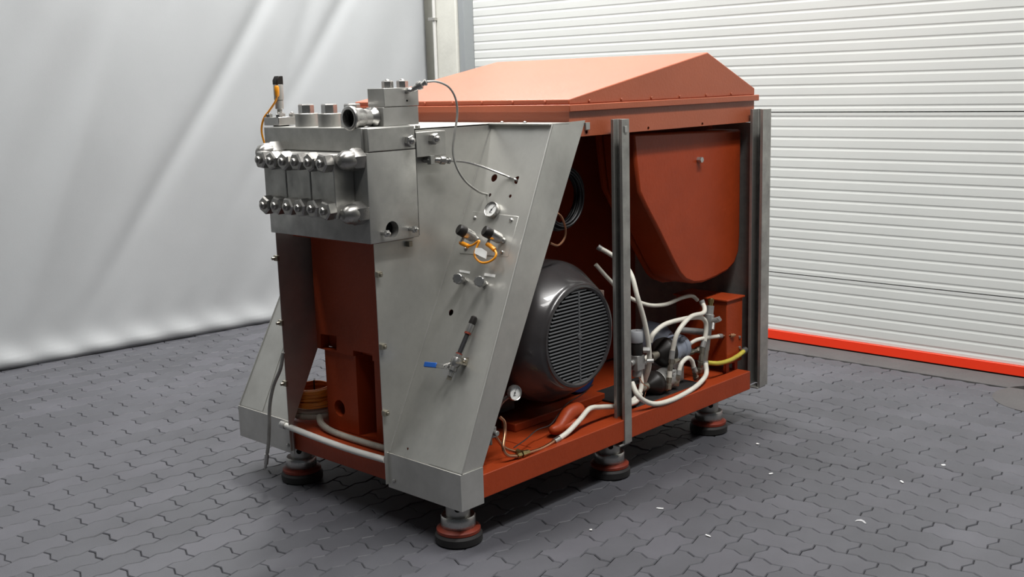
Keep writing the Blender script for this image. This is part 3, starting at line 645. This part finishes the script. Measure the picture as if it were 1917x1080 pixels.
gauge(at(959, 734, 1, 2.70), (-.15, -1, .05), .0285, hm, radians(60), (0, 0, 1))
obj('gauge_stem', MB().tube([at(957, 738, 1, 2.705), V(2.82, 2.76, .44), V(2.80, 2.80, .30)], .007, 8), M['galv'], hm)
obj('copper_pipe', MB().tube([at(1030, 455, 1, 2.80), at(1045, 459, 1, 2.80), at(1057, 445, 1, 2.80), at(1058, 425, 1, 2.80), at(1050, 405, 1, 2.80), at(1035, 395, 1, 2.82)], .0045, 8), M['copper'], hm)
# long white hoses from the inside
def hose(pts, r=.0105, m='white_hose', cl=()):
    o = obj('hose', MB().tube([at(*p) for p in pts], r, 12, 8), M[m], hm)
    for a, b in cl:
        a, b = at(*a), at(*b); obj('ferrule', MB().cyl(a, b, r*1.2, n=14), M['cast'], o)
    return o
hose([(1120, 463, 1, 2.93), (1140, 474, 1, 2.89), (1165, 492, 1, 2.83), (1182, 515, 1, 2.76), (1193, 555, 1, 2.72), (1206, 600, 1, 2.71), (1214, 645, 1, 2.71), (1215, 685, 1, 2.72), (1207, 713, 1, 2.76)], cl=[((1119, 462, 1, 2.93), (1125, 466, 1, 2.92))])
hose([(1115, 495, 1, 2.95), (1140, 523, 1, 2.92), (1170, 552, 1, 2.88), (1210, 570, 1, 2.86), (1245, 570, 1, 2.86), (1275, 558, 1, 2.86), (1295, 554, 1, 2.85), (1306, 562, 1, 2.84)], .009)
hose([(1315, 567, 1, 2.76), (1319, 577, 1, 2.74), (1316, 586, 1, 2.73), (1295, 592, 1, 2.72), (1279, 607, 1, 2.71), (1266, 628, 1, 2.71), (1259, 657, 1, 2.72)], cl=[((1259, 656, 1, 2.72), (1257, 672, 1, 2.72)), ((1313, 562, 1, 2.765), (1316, 570, 1, 2.757))])
hose([(1217, 640, 1, 2.76), (1224, 624, 1, 2.75), (1245, 607, 1, 2.75), (1280, 597, 1, 2.75), (1305, 594, 1, 2.75), (1318, 598, 1, 2.75), (1322, 612, 1, 2.75), (1319, 640, 1, 2.75)], cl=[((1318, 638, 1, 2.75), (1315, 650, 1, 2.75))])
hose([(1290, 644, 1, 2.77), (1305, 636, 1, 2.76), (1325, 632, 1, 2.75), (1347, 629, 1, 2.74)], .009, cl=[((1345, 629, 1, 2.74), (1351, 629, 1, 2.74)), ((1287, 645, 1, 2.77), (1292, 643, 1, 2.77))])
hose([(1212, 668, 1, 2.78), (1202, 676, 1, 2.76), (1199, 695, 1, 2.745), (1201, 718, 1, 2.735), (1196, 738, 1, 2.73), (1180, 753, 1, 2.73)], .010)
hose([(1183, 716, 1, 2.70), (1192, 737, 1, 2.668), (1206, 750, 1, 2.658), (1228, 756, 1, 2.655), (1262, 747, 1, 2.657), (1295, 729, 1, 2.665), (1312, 715, 1, 2.68), (1322, 700, 1, 2.71), (1321, 680, 1, 2.73)], .011, cl=[((1321, 684, 1, 2.73), (1320, 676, 1, 2.735))])
hose([(1271, 695, 1, 2.73), (1276, 680, 1, 2.73), (1287, 670, 1, 2.735), (1295, 675, 1, 2.74), (1299, 688, 1, 2.74)], .010, cl=[((1272, 693, 1, 2.73), (1270, 702, 1, 2.73)), ((1298, 686, 1, 2.74), (1301, 694, 1, 2.74))])
yh = obj('yellow_hose', MB().tube([at(1325, 679, 1, 2.73), at(1345, 680, 1, 2.705), at(1365, 675, 1, 2.698), at(1380, 667, 1, 2.698), at(1392, 658, 1, 2.70)], lambda t: .0105+.0006*sin(t*160), 14, 14), M['yellow'], hm)
obj('hose_clamp', MB().cyl(at(1388, 660, 1, 2.71), at(1396, 655, 1, 2.71), .0155, n=18), M['polished'], yh)
a, b = at(1347, 629, 1, 2.74), at(1377, 627, 1, 2.705); obj('copper_pipe', MB().cyl(a, b, .0045, n=10).hexa(b-(b-a)*.35, b-(b-a)*.1, .010), M['copper'], hm)
# ---- red oil tank at the rear
tk = obj('oil_tank', MB().box(4.295, 4.43, 2.717, 3.0, .295, .597), M['red'], hm, .004)
obj('tank_cover', MB().box(4.285, 4.440, 2.709, 3.01, .597, .607), M['red'], tk, .003)
for x in (4.312, 4.385): obj('tank_foot', MB().box(x-.014, x+.010, 2.720, 2.735, .250, .297), M['red'], tk)
for z in (.36, .41): put('bolt', bolt_s, (4.405, 2.717, z), tk, (0, -1, 0))
# vertical manifold with cock
a, b = at(1316, 692, 1, 2.765), at(1330, 572, 1, 2.765)
mf = obj('manifold_pipe', MB().lathe([(.017, 0), (.017, .30*(b-a).length), (.019, .31*(b-a).length), (.019, .72*(b-a).length), (.023, .74*(b-a).length), (.023, .86*(b-a).length), (.018, .87*(b-a).length), (.018, (b-a).length)], a, b-a, 18), M['cast'], hm)
obj('brass_cap', MB().lathe([(.012, 0), (.012, .012), (.014, .014), (.014, .03), (.009, .034)], b, b-a, 12), M['brass'], mf)
obj('cock', MB().cyl(at(1330, 602, 1, 2.755), at(1345, 598, 1, 2.715), .013, n=14).cyl(at(1335, 605, 1, 2.73), at(1334, 617, 1, 2.72), .008, n=10).hexa(at(1343, 594, 1, 2.72), at(1348, 601, 1, 2.71), .012), M['cast'], mf)
obj('cross_tube', MB().cyl(at(1322, 622, 1, 2.77), at(1270, 618, 1, 2.90), .016, n=14), M['cast'], mf)
# two pumps with round bodies, and blue motor behind
def pump(c, r, d, m1, name='gear_pump'):
    c = Vector(c); d = Vector(d).normalized()
    o = obj(name, MB().lathe([(r*.9, .042), (r*.97, .046), (r*.97, .075), (r*.85, .085), (r*.85, .12), (r*.92, .124), (r*.92, .15), (r*.6, .165)], c, d, 28), m1, hm)
    obj('pump_dome', MB().lathe([(r*.30, -.035), (r*.42, -.030), (r*.72, -.010), (r*1.0, .006), (r*1.06, .012), (r*1.06, .036), (r*.98, .042)], c, d, 32), M['dark_plastic'], o)
    obj('pump_lug', MB().box(c.x+.075, c.x+.115, c.y-.05, c.y+.02, c.z+r*.70, c.z+r*1.0), m1, o, .005)
    n = d.cross(V(0, 0, 1)).normalized(); uu = n.cross(d)
    for k in range(4):
        a = pi/4+k*pi/2; p = c+(n*cos(a)+uu*sin(a))*r*.78; obj('hex_bolt', MB().hexa(p+d*.034, p+d*.022, .007), M['oldbrass'], o)
    return o
p1c = at(1238, 661, 1, 2.80); p2c = at(1219, 720, 1, 2.775)
pump(p1c, .062, (1, 0, 0), M['pump']); pump(p2c, .052, (1, 0, 0), M['cast'])
obj('pump_neck', MB().lathe([(.018, 0), (.018, .03), (.022, .032), (.022, .06)], p1c-V(.025, 0, 0), (-1, 0, 0), 16), M['oldbrass'], hm)
obj('pump_neck', MB().lathe([(.018, 0), (.018, .03), (.022, .032), (.022, .06)], p2c-V(.025, 0, 0), (-1, 0, 0), 16), M['oldbrass'], hm)
obj('pump_bell', MB().lathe([(.045, 0), (.075, .04), (.085, .12)], at(1255, 640, 1, 2.93), (-.2, 1, .05), 28), M['pump'], hm)
obj('drip_tray', MB().box(3.60, 4.08, 2.715, 3.0, .252, .262), M['rubber'], hm, .003)
obj('pump_motor', MB().lathe([(.07, 0), (.085, .015), (.085, .16), (.07, .18)], (3.54, 2.97, .365), (.3, 1, 0), 28), M['bluemotor'], hm)
obj('pump_block', MB().box(3.90, 4.06, 2.79, 2.92, .262, .36).box(3.86, 4.10, 2.82, 2.90, .262, .30), M['cast'], hm, .006)
# fittings of the hoses
def fit(a, b, r=.012, m='oldbrass'):
    a, b = at(*a), at(*b); d = b-a
    return obj('hose_fitting', MB().hexa(a, a+d*.4, r).cyl(a+d*.4, a+d*.6, r*.75, n=12).hexa(a+d*.6, b, r*1.05), M[m], hm)
fit((1257, 671, 1, 2.72), (1254, 694, 1, 2.72)); obj('hose_sleeve', MB().cyl(at(1254, 694, 1, 2.72), at(1253, 708, 1, 2.72), .0105, n=12), M['white_hose'], hm)
fit((1253, 706, 1, 2.72), (1251, 729, 1, 2.72), .014); fit((1269, 702, 1, 2.73), (1265, 722, 1, 2.735), .013); fit((1301, 694, 1, 2.74), (1303, 710, 1, 2.75), .014)
fit((1315, 650, 1, 2.75), (1312, 676, 1, 2.75)); fit((1312, 676, 1, 2.75), (1309, 697, 1, 2.76), .016)
fit((1260, 677, 1, 2.73), (1283, 668, 1, 2.80), .012); fit((1285, 661, 1, 2.80), (1316, 652, 1, 2.76), .015); fit((1235, 724, 1, 2.75), (1250, 728, 1, 2.73), .012, 'brass')
# pressure regulator with grey knob beside the post
q0 = at(1192, 668, 1, 2.745)
rg = obj('regulator', MB().box(q0.x-.026, q0.x+.026, q0.y-.024, q0.y+.024, q0.z-.055, q0.z+.01).cyl(q0+V(-.0, 0, -.085), q0+V(0, 0, -.05), .020, n=18).cyl(q0+V(-.045, 0, -.02), q0+V(.045, 0, -.02), .013, n=14), M['cast'], hm, .003)
obj('bonnet', MB().lathe([(.024, .0), (.026, .004), (.026, .05), (.023, .055)], q0+V(0, 0, .008), (0, 0, 1), 24), M['dark_plastic'], rg)
obj('knob', MB().lathe([(.027, 0), (.029, .003), (.029, .046), (.026, .050), (.004, .050), (.004, .046)], q0+V(0, 0, .064), (0, 0, 1), 28), M['grey_plastic'], rg)
obj('gauge_port', MB().hexa(q0+V(.02, -.02, .03), q0+V(.035, -.045, .03), .014).cyl(q0+V(.03, -.03, -.02), q0+V(.05, -.05, -.02), .010), M['cast'], rg)
obj('thin_wire', MB().tube([q0+V(0, -.01, -.085), q0+V(.02, -.02, -.12), q0+V(.05, -.02, -.14), q0+V(.06, 0, -.17), q0+V(.02, -.02, -.19)], .0018, 6), M['copper'], hm)

# ---- front: white tube, corrugated conduit and hanging hose
obj('white_tube', MB().tube([at(528, 794, 0, 2.49), at(536, 797, 0, 2.492), at(600, 822, 0, 2.495), at(660, 843, 0, 2.495), at(722, 861, 0, 2.495)], .0125, 14), M['white_plastic'], hm)
obj('tube_nut', MB().cyl(at(527, 794, 0, 2.49), at(535, 797, 0, 2.49), .015, n=14), M['polished'], hm)
path = [V(2.60, 3.575, .300), V(2.575, 3.53, .285), V(2.56, 3.45, .275), V(2.555, 3.35, .272), V(2.555, 3.2, .272), V(2.56, 3.04, .272)]
obj('corrugated_conduit', MB().tube(path, lambda t: .0125+.0016*sin(t*420), 12, 40), M['corrug'], hm)
obj('hanging_hose', MB().tube([at(530, 660, 0, 2.46), at(525, 690, 0, 2.45), at(512, 722, 0, 2.44), at(505, 760, 0, 2.435), at(504, 800, 0, 2.435), at(502, 835, 0, 2.435), at(499, 855, 0, 2.435)], .0075, 10), M['grey_hose'], hm)
obj('hose_tip', MB().cyl(at(500, 850, 0, 2.435), at(498, 868, 0, 2.435), .009, n=12).cyl(at(498, 868, 0, 2.435), at(496, 876, 0, 2.435), .006, n=12), M['polished'], hm)

# ================================================================== LOOSE THINGS
def coil(name, c, R, r, n, h, m, axis, lab, cat, tie=None):
    e = empty(name, c); tag(e, lab, cat); q = Vector(axis).to_track_quat('Z', 'Y'); c = Vector(c)
    for k in range(n):
        R2 = R*(1-.22*random.random()); ph_ = random.random()*6; dz = h*(k+.5)/n; tl = random.uniform(-.03, .03)
        P = [c+q@V((R2+.004*sin(3*t+ph_))*cos(t), (R2+.004*sin(2*t+ph_))*sin(t), dz+tl*R*sin(t+ph_)) for t in [2*pi*i/40 for i in range(41)]]
        obj('cable_turn', MB().tube(P, r, 6, 1, False, False), M[m], e, 0, 60)
    if tie is not None:
        d = q@V(cos(tie), sin(tie), 0); z = q@V(0, 0, 1)
        P = [c+d*(R*.74)-z*.004, c+d*(R*1.06)-z*.004, c+d*(R*1.06)+z*(h+.006), c+d*(R*.74)+z*(h+.006), c+d*(R*.74)-z*.004]
        obj('cable_tie', MB().tube(P, .003, 6, 1, True, False), M['wire'], e)
    return e
coil('cable_coil', (2.675, 3.71, .318), .090, .0042, 24, .072, 'orange_d', (0, 0, 1), 'coil of orange cable lying on the base behind the left steel panel', 'cable coil', 4.0)
cc = coil('conduit_coil', (2.675, 3.705, .266), .086, .0125, 2, .044, 'corrug', (0, 0, 1), 'coil of pale corrugated conduit lying under the orange cable coil', 'conduit')
hk = at(1040, 370, 1, 2.93)
obj('cable_hook', MB().tube([(hk.x, 3.20, hk.z+.094), (hk.x, 2.90, hk.z+.094), (hk.x, 2.868, hk.z+.10), (hk.x, 2.862, hk.z+.13)], .005, 8), M['galv'], hm)
coil('cable_coil', hk, .13, .0048, 14, .05, 'wire', (0, -1, 0), 'coil of black cable hanging inside above the motor', 'cable coil')

# tiny white scraps on the paving
for px, py, w, l, lab in ((1235, 952, .004, .014, 'small white scrap nearest the middle foot of the machine'), (1418, 831, .006, .007, 'small round white scrap nearest the rear foot'),
        (1766, 871, .007, .008, 'round white scrap farthest right on the pavers'), (1688, 902, .004, .012, 'thin white scrap right of the pale smudge'), (1443, 887, .004, .010, 'white sliver on pavers below the rear foot'),
        (1106, 992, .004, .005, 'white speck nearest the front foot on the pavers'), (1325, 1003, .003, .012, 'thin white sliver lowest on the pavers')):
    p = at(px, py, 2, .002); a = random.random()*3; u = V(cos(a), sin(a), 0); v = V(-sin(a), cos(a), 0)
    P = [p-u*l-v*w, p+u*l*.8-v*w, p+u*l+v*w*.4, p+u*l*.2+v*w, p-u*l+v*w*.7]
    o = obj('paper_scrap', MB().hull(P, [x*1.0+V(0, 0, .0022) for x in P]), M['scrap']); tag(o, lab, 'scrap', 'white scraps on the pavers')
A = [at(px, py, 2, .0005) for px, py in ((1600, 976), (1604, 973), (1612, 972), (1618, 975), (1622, 980), (1619, 980), (1614, 976), (1607, 975))]
obj('chalk_smudge', MB().hull(A, [p+V(0, 0, .0006) for p in A]), mat('chalk', (.33,.33,.34), .8), floor)
